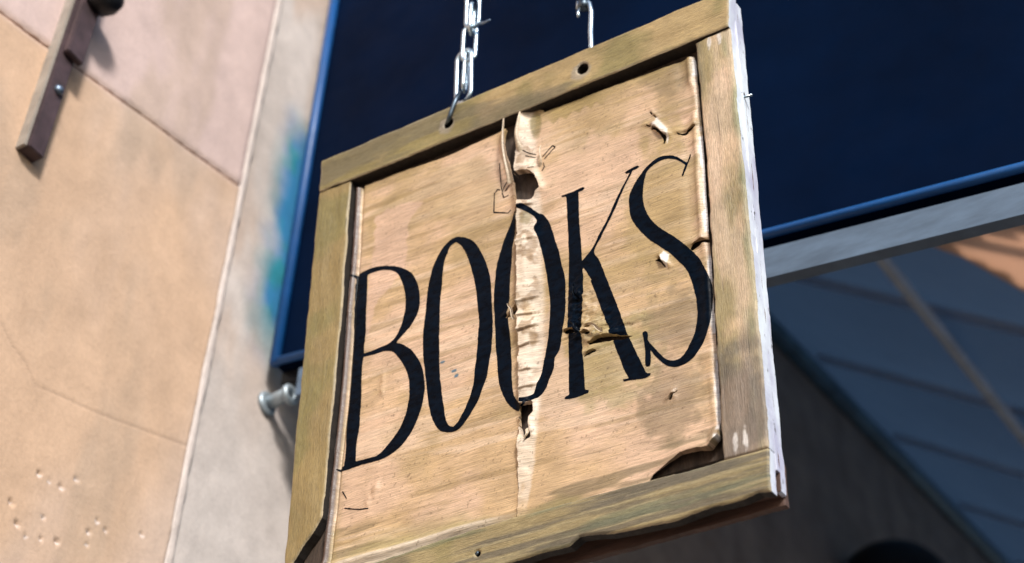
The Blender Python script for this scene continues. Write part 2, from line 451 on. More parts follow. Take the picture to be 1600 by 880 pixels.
# the plastered wall beyond the corner, sprayed blue beside the navy panel, running on under the awning
PANEL_Y = 1.616
sp_top = W((475, 225))[1]; sp_bot = W((415, 530))[1]
def back_col(U, V, S):
    n = fbm(U * 6, V * 4, 51, 5)
    C = np.array([.54, .475, .435]) + (n - .5)[..., None] * .16
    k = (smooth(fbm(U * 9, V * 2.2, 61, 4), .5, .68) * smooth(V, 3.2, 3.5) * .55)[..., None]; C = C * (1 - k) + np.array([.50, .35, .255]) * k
    wd = .055 + .05 * fbm(V * 7, V * 0 + 5, 73, 3) + .02 * smooth(V, sp_top, sp_bot)
    s = smooth(PANEL_Y - U + (fbm(U * 16, V * 10, 71, 3) - .5) * .05, wd, -.01) * smooth(V + (fbm(U * 12, V * 5, 72, 3) - .5) * .16, sp_bot - .06, sp_bot + .10) * smooth(V + (fbm(U * 12, V * 5, 74, 3) - .5) * .16, sp_top + .14, sp_top - .06)
    s = np.clip(s * 1.05, 0, .97)
    blend = smooth(fbm(U * 20, V * 14, 81, 3), .4, .6)[..., None]
    sc = np.array([.006, .20, .27]) * blend + np.array([.012, .17, .36]) * (1 - blend)
    C = C * (1 - s[..., None]) + sc * s[..., None]
    return C
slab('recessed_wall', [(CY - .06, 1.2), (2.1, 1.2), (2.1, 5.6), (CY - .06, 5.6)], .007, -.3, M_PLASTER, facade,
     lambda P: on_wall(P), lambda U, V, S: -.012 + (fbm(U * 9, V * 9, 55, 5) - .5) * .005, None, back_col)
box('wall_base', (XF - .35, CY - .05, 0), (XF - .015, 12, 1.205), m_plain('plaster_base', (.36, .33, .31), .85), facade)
box('shaded_wall', (XF - .35, 2.095, 1.207), (XF - .0135, 12, 7.5), m_plain('shade_dark_plaster', (.38, .30, .24), .9, 0, .25, 7, .003), facade)  # same wall run on, its awning shade put into a darker plaster

# ---------------------------------------------------------------- the awning
aw = empty('shop_awning', (XF, PANEL_Y, 1.6), 'large navy blue awning with a flat side panel and grey bottom rail, behind the sign', 'awning')
PY = np.array([0, PANEL_Y, 0]); NY = np.array([0., -1, 0])
def A(p, w=0.0):
    q = hit(p, np.array([0, PANEL_Y - w, 0]), NY); return q[0], q[2]
def on_panel(P): return np.stack([P[:, 0], PANEL_Y - P[:, 2], P[:, 1]], 1)
ridge0 = hit((1215, 515), np.array([XF, 0, 0]), NX); ridge1 = hit((1560, 870), np.array([XF, 0, 0]), NX)
LD = unit(ridge1 - ridge0)
ANG = math.radians(35.5)
SD = np.array([math.cos(ANG), 0, -math.sin(ANG)])
SD = unit(SD - LD * (SD @ LD)); CN = unit(np.cross(SD, LD)); CN = CN if CN[2] > 0 else -CN
r_at = lambda y: ridge0 + LD * ((y - ridge0[1]) / LD[1])
zr = r_at(PANEL_Y)[2]
bl = A((420, 572)); br = A((1600, 266)); bs = (br[1] - bl[1]) / (br[0] - bl[0])
bz = lambda x: bl[1] + bs * (x - bl[0])
xt = .75
pl_l = [A((536, 0))[0], ]
px0 = XF + .012
panel_poly = [(px0, bz(px0)), (xt, bz(xt)), (xt, zr - math.tan(ANG) * (xt - XF)), (px0, zr - .03)]
def prism(name, poly, w0, w1, mat, parent, place):
    n = len(poly); P = np.array([(a, b, w1) for a, b in poly] + [(a, b, w0) for a, b in poly])
    Fc = [list(range(n)), [n + k for k in range(n)][::-1]] + [[k, n + k, n + (k + 1) % n, (k + 1) % n] for k in range(n)]
    return obj(name, place(P), Fc, mat, parent, False)
prism('side_panel', panel_poly, -.03, 0, M_NAVY, aw, on_panel)
tw = .0095
def P3(x, z, w): return np.array([x, PANEL_Y - w, z])
tube('left_trim', [P3(px0 + .004, bz(px0) - .004, .004), P3(px0 + .004, zr - .03, .004)], tw, M_TRIM, aw, n=12)
tube('bottom_trim', [P3(px0, bz(px0) + .002, .004), P3(xt, bz(xt) + .002, .004)], .0075, M_TRIM, aw, n=12)
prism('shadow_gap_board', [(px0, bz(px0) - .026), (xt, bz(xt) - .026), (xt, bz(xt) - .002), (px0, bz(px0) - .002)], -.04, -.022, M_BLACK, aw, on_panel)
prism('bottom_rail', [(XF + .07, bz(XF + .07) - .084), (xt, bz(xt) - .078), (xt, bz(xt) - .026), (XF + .07, bz(XF + .07) - .026)], -.016, .004, M_FASCIA, aw, on_panel)
# sloping cover: canvas sagging between rafters
RAF = [1.95, 2.77, 3.56, 4.33, 5.10, 5.90, 6.70, 7.5]
def cov(s, y, off=0.0): return r_at(y) + SD * s + CN * off
V_ = []; F_ = []; C_ = []
ys = np.linspace(PANEL_Y + .035, 8.2, 150); ss = np.linspace(-.14, 2.75, 60)
oc = lambda p, off=-.045: hit(p, ridge0 + CN * off, CN)
op = [oc(p) for p in ((1425, 374), (1520, 340), (1680, 350), (1800, 540), (1720, 520), (1600, 456), (1504, 402))]
op_ys = np.array([((q - ridge0) @ LD, (q - ridge0) @ SD) for q in op])
for y in ys:
    k = np.searchsorted(RAF, y); a = RAF[k-1] if k > 0 else PANEL_Y; b = RAF[k] if k < len(RAF) else 8.3
    sag = .075 * math.sin(math.pi * (y - a) / (b - a))
    for s in ss: V_.append(cov(s, y, .045 - sag * min(1, max(0, s / .5))))
n = len(ss)
for i in range(len(ys) - 1):
    for j in range(n - 1):
        c = (V_[i*n+j] + V_[(i+1)*n+j+1]) / 2 - ridge0
        if sdf_poly(np.array([c @ LD]), np.array([c @ SD]), op_ys)[0] < -.05: continue      # the orange strip is let in here
        F_.append([i*n+j, (i+1)*n+j, (i+1)*n+j+1, i*n+j+1])
cvr = obj('canvas_cover', V_, F_, M_CANVAS, aw, True)
so = cvr.modifiers.new('thickness', 'SOLIDIFY'); so.thickness = .004
def bar(name, a, b, up, w, h, mat, parent):
    """square bar from a to b; up is the direction of its height h"""
    d = unit(b - a); up = unit(up - d * (up @ d)); s = np.cross(d, up)
    V = [p + s * x + up * z for p in (a, b) for x, z in ((-w/2, -h/2), (w/2, -h/2), (w/2, h/2), (-w/2, h/2))]
    return obj(name, V, [[0, 1, 2, 3][::-1], [4, 5, 6, 7], [0, 1, 5, 4], [1, 2, 6, 5], [2, 3, 7, 6], [3, 0, 4, 7]], mat, parent, False)
for y in RAF: bar('rafter', cov(.02, y, .03), cov(2.7, y, .03), CN, .06, .010, M_POCKET, aw)
bar('purlin', cov(.79, PANEL_Y + .04, -.04), cov(.79, 8.2, -.04), CN, .03, .02, M_PURLIN, aw)
bar('front_rail', cov(2.72, PANEL_Y + .04, -.02), cov(2.72, 8.2, -.02), CN, .06, .06, M_FASCIA, aw)
tube('wall_ledger', [cov(.03, PANEL_Y + .04, -.03), cov(.03, 8.2, -.03)], .032, M_LEDGER, aw, n=12)
# orange strip of canvas under the cover
P_ = op + [q + CN * .006 for q in op]; m_ = len(op)
obj('orange_strip', P_, [list(range(m_)), [m_ + k for k in range(m_)][::-1]] + [[k, m_ + k, m_ + (k + 1) % m_, (k + 1) % m_] for k in range(m_)], M_ORANGE, aw, False)

# pale metal anchor on the wall under the panel's corner
ay, az = W((424, 628))
an = empty('wall_anchor', (XF, ay, az), 'small pale metal anchor on the wall just under the lower corner of the navy panel', 'anchor')
inv = lambda o: None
def local(parent, V): return [np.array(v) - np.array(parent.location) for v in V]
M_ANCH = m_plain('galvanised_anchor', (.36, .42, .46), .45, .6, .15, 40, .001)
lathe('anchor_plate', (-.012, 0, 0), (1, 0, 0), [(0, .021), (.006, .021), (.008, .017)], M_ANCH, an, 20)
lathe('anchor_bolt', (-.001, 0, 0), (1, .0, .1), [(0, .012), (.030, .012), (.034, .009)], M_ANCH, an, 16)
tube('anchor_eye', [np.array([.038, 0, .0]) + .013 * np.array([0, math.sin(a), math.cos(a)]) for a in np.linspace(0, 2*math.pi, 20)[:-1]], .006, M_ANCH, an, True)

# black lamp hood under the awning
ly, lz = W((1395, 896), .12)
lamp = empty('wall_lamp', (XF + .12, ly, lz), 'black rounded lamp hood low on the dark wall under the awning', 'lamp')
lathe('lamp_hood', (0, 0, -.08), (.15, 0, 1), [(0, .17), (.02, .175), (.09, .16), (.13, .12), (.155, .06), (.16, .02)], M_BLACK, lamp, 28)
tube('lamp_arm', [(-.14, 0, .03), (-.06, 0, .06), (0, 0, .05)], .014, M_BLACK, lamp)

# rusty bracket at upper left
by, bzz = W((83, 137), .02)
brk = empty('iron_bracket', (XF, by, bzz), 'rusty dark iron strap bracket bolted to the sandstone at upper left', 'bracket')
def wl3(p, w): y, z = W(p, w); return y - by, z - bzz
wf = .022
b0 = wl3((66, 243), wf); b1 = wl3((48, 231), wf); t0 = wl3((128, 30), wf); t1 = wl3((100, 8), wf)
wid = .030
zb = wl3((58, 238), wf)[1]; yb = (b0[0] + b1[0]) / 2
box('strap', (-.003, yb - wid/2, zb), (wf, yb + wid/2, 1.0), [M_IRON], brk, .0015)
box('strap_edge', (-.003, yb - wid/2 - .006, zb - .001), (wf - .004, yb - wid/2 - .0005, 1.0), M_IRONPALE, brk, .001)
zs = wl3((107, 92), wf)[1]
box('strap_plate', (wf + .0005, yb - wid/2 + .003, zs), (wf + .012, yb + wid/2 + .008, 1.0), M_IRON, brk, .002)
lathe('bolt', (wf, yb + .002, 0), (1, 0, 0), [(0, .0085), (.004, .0085), (.0075, .006), (.009, .002)], M_BOLT, brk, 6)
ky, kz = wl3((172, -12), .06)
lathe('knob', (-.003, ky, kz), (1, 0, 0), [(0, .02), (.03, .02), (.034, .03), (.05, .034), (.066, .03), (.076, .012)], M_BLACK, brk, 24)

# ---------------------------------------------------------------- the hanging sign
SU = np.array([0.99779249, -0.02458089, -0.06169218]); SU = unit(SU)
SW = np.array([-0.0326504, -0.99052289, -0.13341045]); SW = unit(SW - SU * (SW @ SU))
SV = np.cross(SW, SU)
O2 = CAM + ray((820, 500)) * 2.0
TL = hit((502, 252), O2, SW)
BASE = TL + SU * .3163 - SV * .692
sign = bpy.data.objects.new('hanging_sign', None); COL.objects.link(sign)
sign.matrix_world = Matrix(((SU[0], SV[0], SW[0], BASE[0]), (SU[1], SV[1], SW[1], BASE[1]), (SU[2], SV[2], SW[2], BASE[2]), (0, 0, 0, 1)))
tag(sign, 'weathered gold painted wooden sign reading BOOKS, hanging from two chains', 'sign')
def S(p, w=0.0):                       # pixel -> (u, v) in the sign's own plane at depth w
    q = hit(p, BASE + SW * w, SW) - BASE; return np.array([q @ SU, q @ SV])
def S3(p, w): a = S(p, w); return np.array([a[0], a[1], w])
def SP(pts, w=0.0): return np.array([S(p, w) for p in pts])
same = lambda P: P
MM = .00086                            # one photo pixel on the sign, in metres
DG = .0012
WS = -.009                             # paint skin level

# --- letters, outlined as brushed
def cr(ox, oy, s, pts): return [(ox + x * s, oy + y * s) for x, y in pts]
a1 = lambda *p: cr(510, 400, .20455, p)
a2 = lambda *p: cr(510, 570, .20455, p)
B_out = a1((190,162),(260,140),(340,100),(430,78),(520,78),(600,98),(650,130),(690,200),(710,290),(712,365),(690,450),(650,530),(590,600),(535,662),(590,680),(640,710),(690,765),(725,830)) + \
    a2((742,60),(752,140),(750,220),(735,300),(700,410),(640,530),(570,625),(480,695),(400,732),(250,770),(150,805),(90,812),(76,800),(135,775),(145,690),(152,480),(163,300),(175,150)) + \
    a1((180,820),(190,700),(205,500),(215,350),(225,230),(228,172),(195,170))
B_in1 = a1((320,150),(380,122),(450,108),(510,115),(550,145),(580,210),(600,290),(605,380),(590,470),(560,560),(520,630),(470,670),(400,700),(330,728),(285,742),(287,680),(300,580),(305,470),(312,380),(318,250))
B_in2 = a1((283,768),(360,750),(430,728),(500,730),(540,760),(580,820)) + a2((608,40),(630,110),(635,190),(630,280),(605,390),(560,490),(490,590),(400,690),(320,715),(225,738),(232,600),(250,480),(255,360),(265,250),(265,100)) + a1((275,810))
b1 = lambda *p: cr(640, 350, .18182, p)
b2 = lambda *p: cr(640, 510, .2046, p)
O_out = b1((125,880),(140,740),(150,600),(165,500),(190,400),(230,300),(280,210),(340,150),(400,115),(450,115),(510,130),(560,160),(610,225),(650,310),(680,390),(700,490),(708,600),(712,720),(715,850)) + \
    b2((632,80),(625,170),(605,290),(590,390),(560,470),(530,560),(480,650),(420,740),(370,790),(300,808),(240,800),(200,760),(165,680),(145,590),(130,450),(118,350),(108,230),(105,120))
O_in = b1((258,880),(260,720),(268,600),(278,530),(285,430),(298,320),(325,250),(350,190),(400,155),(445,185),(490,260),(520,340),(545,430),(570,540),(582,650),(592,760),(598,860)) + \
    b2((522,100),(515,220),(500,330),(490,430),(460,540),(420,640),(370,730),(335,770),(300,755),(275,700),(262,620),(250,540),(240,440),(232,330),(230,200),(230,80))
c1 = lambda *p: cr(760, 310, .2046, p)
c2 = lambda *p: cr(760, 480, .2046, p)
O2_l = c1((240,110),(222,135),(190,210),(150,300),(115,400),(90,490),(72,600),(62,720),(60,830)) + c2((65,100),(68,240),(78,370),(90,520),(110,620),(150,710),(200,770),(250,800),(272,795),(268,752),(235,720),(210,660),(200,580),(195,480),(188,330),(178,180),(165,70)) + c1((172,820),(180,760),(185,640),(195,520),(205,400),(225,280),(240,170))
O2_r = c1((262,78),(300,70),(345,84),(405,120),(440,130),(480,180),(510,250),(535,340),(560,420),(580,520),(600,600),(605,720),(605,850)) + \
    c2((603,60),(595,130),(580,230),(560,330),(525,390),(515,470),(480,560),(460,620),(420,680),(375,715),(330,735),(278,740),(276,715),(330,700),(368,672),(380,640),(400,580),(420,510),(440,420),(460,320),(475,220),(485,100)) + \
    c1((489,830),(485,760),(475,660),(460,560),(440,460),(420,370),(400,290),(376,240),(392,180),(360,140),(300,112),(262,104))
d1 = lambda *p: cr(860, 240, .2273, p)
d2 = lambda *p: cr(860, 430, .2387, p)
K_out = d1((80,296),(150,270),(225,232),(238,238),(225,255),(195,268),(200,350),(205,480),(213,600),(220,738),(275,672),(330,575),(390,460),(440,350),(480,260),(520,180),(545,132),(520,138),(513,126),(550,105),(600,82),(613,90),(600,102),(565,118),(530,190),(490,280),(450,370),(410,460),(360,560),(320,630),(300,680),(335,730),(370,820)) + \
    d2((376,42),(400,100),(440,200),(480,310),(510,390),(550,480),(590,560),(625,635),(655,640),(650,655),(610,675),(560,682),(480,695),(477,684),(515,675),(480,610),(450,530),(420,450),(390,350),(350,260),(310,150),(265,40)) + \
    d1((285,870),(255,820),(230,785),(222,800)) + d2((217,10),(215,120),(218,250),(213,380),(212,500),(220,620),(225,748),(250,755),(245,768),(180,795),(110,815),(92,812),(95,800),(125,785),(122,700),(122,500),(120,350),(118,200)) + \
    d1((128,870),(128,700),(128,560),(122,450),(118,350),(112,300),(85,306))
e1 = lambda *p: cr(960, 230, .216, p)
e2 = lambda *p: cr(960, 390, .2273, p)
S_out = e1((545,45),(552,52),(530,130),(500,215),(491,210),(513,130),(470,100),(430,88),(380,88),(320,110),(270,145),(240,175),(225,220),(212,280),(208,350),(215,420),(245,490),(300,560),(370,610),(430,645),(490,690),(550,740),(610,800)) + \
    e2((605,100),(640,165),(660,220),(668,300),(665,400),(655,500),(630,590),(590,670),(540,740),(470,790),(400,805),(350,790),(300,750),(265,710),(248,688),(250,770),(243,800),(220,804),(212,790),(212,700),(203,620),(196,575),(210,560),(228,570),(232,625),(260,660),(310,715),(350,750),(400,762),(450,745),(490,700),(530,620),(555,530),(563,450),(562,370),(545,280),(520,190),(490,130),(430,70)) + \
    e1((400,765),(340,725),(270,680),(200,620),(150,560),(120,500),(108,430),(110,360),(130,300),(160,240),(200,185),(240,140),(290,95),(340,70),(390,62),(440,68),(490,92),(524,110))
LET = [([B_out], [B_in1, B_in2]), ([O_out], [O_in]), ([O2_l, O2_r], []), ([K_out], []), ([S_out], [])]

# --- tears in the skin
gash = SP([(800,165),(797,190),(790,212),(789,232),(796,255),(804,290),(809,330),(812,346),(814,335),(811,300),(809,265),(811,240),(815,205),(820,172),(822,160)], WS)
hole = SP([(809,273),(824,270),(837,274),(843,285),(846,296),(839,303),(837,309),(829,317),(812,317),(807,305)], WS)
tear_lo = SP([(814,634),(835,630),(836,645),(831,655),(830,670),(832,684),(824,690),(817,676),(814,655)], WS)
tear_l = SP([(789,498),(800,489),(811,481),(813,489),(803,493)], WS)
chip1 = SP([(1017,203),(1021,197),(1028,201),(1036,208),(1041.5,213),(1041,221),(1037,226),(1036,218),(1030,209),(1024,204)], WS)
chip2 = SP([(1021,407),(1033,402),(1034,405),(1041,418),(1038,417),(1031,409)], WS)
slit1 = SP([(1057,207),(1067,208),(1073,204),(1080,198),(1088,195),(1087,199),(1078,204),(1070,210),(1060,210)], WS)
slit2 = SP([(1077,388),(1084,380),(1096,375),(1110,373),(1109,377),(1098,380),(1086,386),(1080,391)], WS)
slitk = SP([(919,537),(936,528),(955,525),(975,525),(992,524.5),(976,531),(950,534),(935,537),(924,540)], WS)
slitk2 = SP([(911,558),(922,549),(936,546),(926,552),(914,558)], WS)
slitk3 = SP([(914,514),(924,508),(932,505),(925,511),(916,515)], WS)
slitk4 = SP([(881,519),(889,514),(897,515),(899,521),(891,522),(884,522)], WS)
slitk5 = SP([(909,522),(918,518),(926,522),(918,525)], WS)
slitb = SP([(1044,624),(1050,615),(1059,609),(1053,616),(1048,625)], WS)
rip1 = SP([(1013,172),(1019,177),(1026,183),(1025,184.5),(1018,179)], WS)
rip2 = SP([(1009,195.5),(1019,197.5),(1023,196.5),(1019,199),(1013,198)], WS)
# hole, lip height, lip width, lip direction (photo pixels; where the paint lifts)
HOLES = [(gash, .006, .006, (-1, .1)), (hole, .004, .006, (1, -.4)), (tear_lo, .003, .005, (1, 0)), (tear_l, .004, .006, (-.2, -1)),
         (chip1, .006, .0065, (.75, -.7)), (chip2, .006, .0055, (.9, -.6)), (slit1, .0030, .006, (0, -1)), (slit2, .0040, .009, (-.1, -1)), (rip1, .002, .004, (1, -.6)), (rip2, .0015, .003, (0, -1)),
         (slitk, .0045, .006, (0, -1)), (slitk2, .003, .005, (0, -1)), (slitk3, .003, .004, (0, -1)), (slitk4, .003, .005, (.2, -1)), (slitk5, .003, .004, (0, -1)), (slitb, .003, .005, (-.6, -.6))]
crack = SP([(806,150),(808,200),(807,250),(810,300),(811,346),(812,400),(813,450),(814,500),(814.5,560),(815,640),(813,700),(811,760),(810,805),(808,840)], WS)
crack = crack[np.argsort(crack[:, 1])]
u_crack = lambda V: np.interp(V, crack[:, 1], crack[:, 0]) + (fbm(V * 60, V * 0, 5, 3) - .5) * .0012 + (fbm(V * 170, V * 0 + 3, 6, 3) - .5) * .0022
rt = SP([(1083,60),(1086,95),(1100,250),(1109,400),(1119,560),(1128,690),(1132,740)], WS); rt = rt[np.argsort(rt[:, 1])]
u_right = lambda V: np.interp(V, rt[:, 1], rt[:, 0])
lf = SP([(558,265),(556,320),(550,420),(530,640),(511,810),(505,870),(500,905)], WS); lf = lf[np.argsort(lf[:, 1])]
u_left = lambda V: np.interp(V, lf[:, 1], lf[:, 0])
skin_poly = SP([(558,296),(556,320),(550,420),(530,640),(511,810),(505,870),(500,905),(590,890),(800,828),(1005,770),(1020,742),(1043,725),(1065,711),(1079,707),(1095,704),(1113,703.5),(1127,684),(1119,560),(1109,400),(1100,250),(1086,95),(1083,88),(965,133),(851,176),(849,172),(822,173),(812,194),(700,245),(620,272)], WS)
curl = SP([(1005,765),(1020,742),(1043,725),(1065,711),(1079,707),(1095,704),(1113,703.5),(1127,684)], WS)
v_at = lambda y, x=812: S((x, y), WS)[1]
yk = np.array([130,172,215,260,300,340,400,480,560,630,690,740,790,830]); vk = np.array([v_at(y) for y in yk])[::-1]
# lift of the paint along the crack: right lip, its width, left lip
AR = np.array([.016,.016,.014,.012,.010,.012,.012,.0115,.011,.009,.007,.005,.002,.0])[::-1]
WR = np.array([34,34,36,38,40,42,42,42,40,34,28,24,16,14])[::-1] * MM * 1.05
AL = np.array([.017,.017,.014,.010,.006,.004,.005,.007,.003,.002,.002,.002,.001,.0])[::-1]
WL = np.array([16,16,14,13,13,14,18,20,14,10,10,10,9,9])[::-1] * MM

def skin_sdf(U, V):
    s = sdf_poly(U, V, skin_poly) + (fbm(U * 120, V * 120, 15, 3) - .5) * .0012
    rag = (fbm(U * 260, V * 260, 16, 3) - .5) * .0018
    for h in HOLES: s = np.maximum(s, -(sdf_poly(U, V, spline(h[0], 3)) + rag))
    gap_ = .0006 + .0004 * (fbm(V * 40, V * 0, 8, 2) - .5)
    gap_ = np.where(V < vk[0] + .012, -1, gap_)
    s = np.maximum(s, gap_ - np.abs(U - u_crack(V) - .0002))
    return s
def skin_h(U, V, S0=None):
    H = np.full(U.shape, WS)
    H += (fbm(U * 7, V * 7, 91, 3) - .5) * .006
    H += (fbm(U * 30, V * 45, 92, 3) - .5) * .0012
    uc = u_crack(V); x = U - uc
    ar = np.interp(V, vk, AR); wr = np.interp(V, vk, WR); al = np.interp(V, vk, AL); wl_ = np.interp(V, vk, WL)
    cr_ = (fbm(U * 30, V * 55, 93, 3) - .5) + .35 * (.25 - np.abs(fbm(U * 28 + .6 * V * 28, V * 45, 193, 3) - .5) * 2.2)
    # right lip: near flat at the very edge, falling to the panel on its right
    q = np.clip(1 - x / wr, 0, 1)
    lipr = ar * (q * q * (1.9 - .9 * q)) * (1 + .25 * (fbm(V * 25, V * 0, 94, 3) - .5)) + cr_ * .0030 * smooth(q, .05, .5)
    edge = smooth(x, .012, 0.0)
    lipr -= ar * .28 * edge * smooth(fbm(V * 18, V * 0 + 4, 95, 2), .35, .6)
    q2 = np.clip(1 + x / wl_, 0, 1)
    lipl = al * q2 * q2 + cr_ * .0015 * q2
    for yy, am in ((478, .0030), (500, .0026), (522, .0034), (548, .0026), (585, .0018), (612, .0022), (385, .0016), (330, .0026)):
        vv = v_at(yy) + .12 * x + .004 * (fbm(U * 60, V * 0, int(yy), 3) - .5)
        lipr += am * smooth(q, .15, .6) * np.where(V > vv, np.exp(-(V - vv) / .006), np.exp(-(vv - V) / .0008))
    H += np.where(x > 0, lipr, lipl)
    # blistered paint over the K
    for (px_, py_), rr, am in (((905,480),(16,38),.0045), ((898,518),(16,14),.004), ((930,505),(26,30),.003), ((955,518),(40,14),.003)):
        c = S((px_, py_), WS); e = np.exp(-((U - c[0]) / (rr[0] * MM)) ** 2 - ((V - c[1]) / (rr[1] * MM)) ** 2)
        H += am * e * (fbm(U * 110, V * 160, 96, 3) - .35) * 1.9
    # small blisters at lower left
    for p in ((585,770), (575,785), (590,760), (598,590), (597,610), (1052,618), (836,405)):
        c = S(p, WS); e = np.exp(-((U - c[0]) / (5 * MM)) ** 2 - ((V - c[1]) / (9 * MM)) ** 2); H += .0020 * e * (.4 + fbm(U * 200, V * 200, 97, 2))
    # right margin: a loose fold beside the stile
    dr = u_right(V) - U
    fold = fbm(V * 22, V * 0 + 2, 98, 3)
    sband = smooth(V, v_at(640, 1100), v_at(560, 1100)) * smooth(V, v_at(360, 1100), v_at(420, 1100))
    H += (.0019 * (1 - .6 * sband)) * np.exp(-((dr - .0075 - .005 * (fold - .5)) / .0036) ** 2) * (.4 + .9 * smooth(fold, .3, .65)) - .0016 * np.exp(-((dr - .020) / .007) ** 2) * smooth(fold, .4, .6)
    H -= .002 * smooth(dr, .006, 0)
    # left margin: rounded bead
    dl = U - u_left(V)
    H += .004 * np.exp(-((dl - .004) / .0035) ** 2)
    H -= .004 * np.exp(-((dl - .011) / .0022) ** 2) * smooth(fbm(V * 9, V * 0 + 6, 99, 2), .3, .6)
    # the lifted lower right corner
    dc = dist_line(U, V, curl); cw = smooth(U, S((1005, 760), WS)[0], S((1100, 710), WS)[0])
    H += .010 * smooth(dc, .022, 0) * cw + .003 * smooth(dc, .012, 0) * smooth(U, S((1095, 704), WS)[0], S((1120, 700), WS)[0])
    aa = S((593, 872), WS); bb = S((1197, 700), WS); dvb = V - (aa[1] + (bb[1] - aa[1]) * (U - aa[0]) / (bb[0] - aa[0]))
    H += .0045 * np.exp(-((dvb - .006) / .006) ** 2) * smooth(U, .06, -.08) * (.5 + fbm(U * 20, U * 0, 164, 2))
    for hp, am, wd, dr_ in HOLES:
        c = hp.mean(0); d = np.maximum(sdf_poly(U, V, hp), 0)
        du = U - c[0]; dv = V - c[1]; L = np.hypot(du, dv) + 1e-9
        dd = unit([dr_[0], -dr_[1]]); w_ = smooth((du * dd[0] + dv * dd[1]) / L, -.05, .55)
        H += am * np.exp(-(d / wd) ** 2) * w_
    return H
def blob(U, V, p, r, seed, s=60, soft=.6):
    c = S(p, WS); d = np.hypot((U - c[0]) / (r[0] * MM), (V - c[1]) / (r[1] * MM)) + (fbm(U * s, V * s, seed, 4) - .5) * 1.1
    return smooth(d, 1 + soft * .5, 1 - soft * .5)
def skin_col(U, V, S0):
    tan = np.array([.56, .385, .215]); peach = np.array([.66, .455, .31]); olive = np.array([.37, .27, .105]); grey = np.array([.20, .155, .085]); green = np.array([.26, .25, .09])
    n = fbm(U * 10, V * 14, 101, 5)
    t = smooth(n, .35, .65)[..., None]; C = tan * (1 - t) + peach * t
    def lay(m, c, k=1.0):
        nonlocal C
        m = (np.clip(m, 0, 1) * k)[..., None]; C = C * (1 - m) + np.array(c) * m
    w3 = V + .05 * U
    lay(smooth(fbm(U * 5, w3 * 75, 161, 5), .54, .66), (.70, .525, .375), .55)
    lay(smooth(fbm(U * 4, w3 * 95, 162, 5), .55, .68), (.33, .225, .105), .55)
    lay(smooth(fbm(U * 7, V * 9, 163, 4), .55, .68), (.35, .255, .105), .45)
    vt = v_at(200); vb = v_at(800)
    lay(smooth(U, .0, .2) * smooth(V, .30, .58) * smooth(fbm(U * 9, V * 9, 102, 4), .36, .6), olive, .6)
    lay(blob(U, V, (1040, 330), (60, 120), 103), olive, .55)
    lay(blob(U, V, (960, 560), (60, 70), 104), green, .45)
    lay(blob(U, V, (1055, 500), (50, 45), 105, 90), grey, .5)
    lay(blob(U, V, (1050, 625), (45, 60), 106, 90), grey, .55)
    lay(blob(U, V, (1030, 215), (36, 36), 107, 90), olive, .55)
    fl = SP([(1025,183),(1029,187),(1035,193.5),(1043,202),(1045,213.6),(1042.5,224),(1041.5,213),(1036.5,210),(1032.5,204),(1026,199),(1019,197.5),(1024.5,191)], WS)
    lay(smooth(sdf_poly(U, V, fl), .0015, -.001), (.78, .72, .64), .95)
    fl = SP([(1036,392),(1045,397),(1042,418),(1034,405)], WS)
    lay(smooth(sdf_poly(U, V, fl), .0012, -.001), (.80, .75, .68), .95)
    lay(blob(U, V, (1045, 110), (45, 40), 108, 70), grey, .45)
    lay(blob(U, V, (930, 260), (90, 50), 109, 70), peach, .8)
    # smooth pink patch over the B
    pp = SP([(588,338),(640,316),(660,318),(638,350),(632,420),(590,470),(575,520),(566,520),(584,400)], WS)
    lay(smooth(sdf_poly(U, V, pp) + (fbm(U * 90, V * 90, 110, 3) - .5) * .008, .003, -.002), (.64, .435, .32), .75)
    pp = SP([(815,560),(862,480),(885,560),(905,620),(880,650),(850,650),(820,640)], WS)
    lay(smooth(sdf_poly(U, V, pp) + (fbm(U * 70, V * 70, 111, 3) - .5) * .012, .004, -.002), (.60, .44, .32), .6)
    # grime below the top rail with a toothed edge, and along the bottom
    a = S((560, 292), WS); b = S((1085, 80), WS)
    vtop = a[1] + (b[1] - a[1]) * (U - a[0]) / (b[0] - a[0])
    saw = np.abs(((U * 55 + .4 * fbm(U * 30, U * 0, 112, 2)) % 1) - .5) * .020 + .012 * (fbm(U * 40, U * 0 + 1, 113, 3) - .3)
    kk = smooth(U, S((840, 180), WS)[0], S((870, 180), WS)[0]) * smooth(U, S((960, 150), WS)[0], S((925, 150), WS)[0])
    lay(smooth(vtop - V, .030 - saw + .002, .030 - saw) * kk, olive * .9, .8)
    lay(smooth(vtop - V, .035, .0) * smooth(fbm(U * 16, V * 30, 114, 4), .3, .6), olive, .6)
    a = S((593, 872), WS); b = S((1197, 700), WS)
    vbot = a[1] + (b[1] - a[1]) * (U - a[0]) / (b[0] - a[0]); dv = V - vbot
    st = fbm(U * 9, V * 70, 115, 4)
    lay(smooth(dv, .085, .03) * smooth(st, .50, .64), grey, .75)
    lay(smooth(dv, .045, .01) * smooth(fbm(U * 8, V * 26, 116, 4), .35, .6), (.36, .29, .13), .8)
    lay(smooth(dv + (st - .5) * .006, .0095, .0055) * smooth(U, .02, -.06), (.70, .60, .48), .85)  # highlight on the lower left lip, painted as a cream line
    dl = U - u_left(V)
    lay(smooth(dl, .026, .010) * smooth(fbm(U * 60, V * 10, 117, 4), .42, .6), olive, .6)
    lay(smooth(dl, .0095, .0075), (.085, .048, .038), .95)
    lay(smooth(dl, .0022, .0014) * smooth(fbm(V * 40, V * 0, 118, 4), .45, .52), (.70, .66, .68), .9)  # thin highlight on the bead, painted as a broken white line
    dr = u_right(V) - U
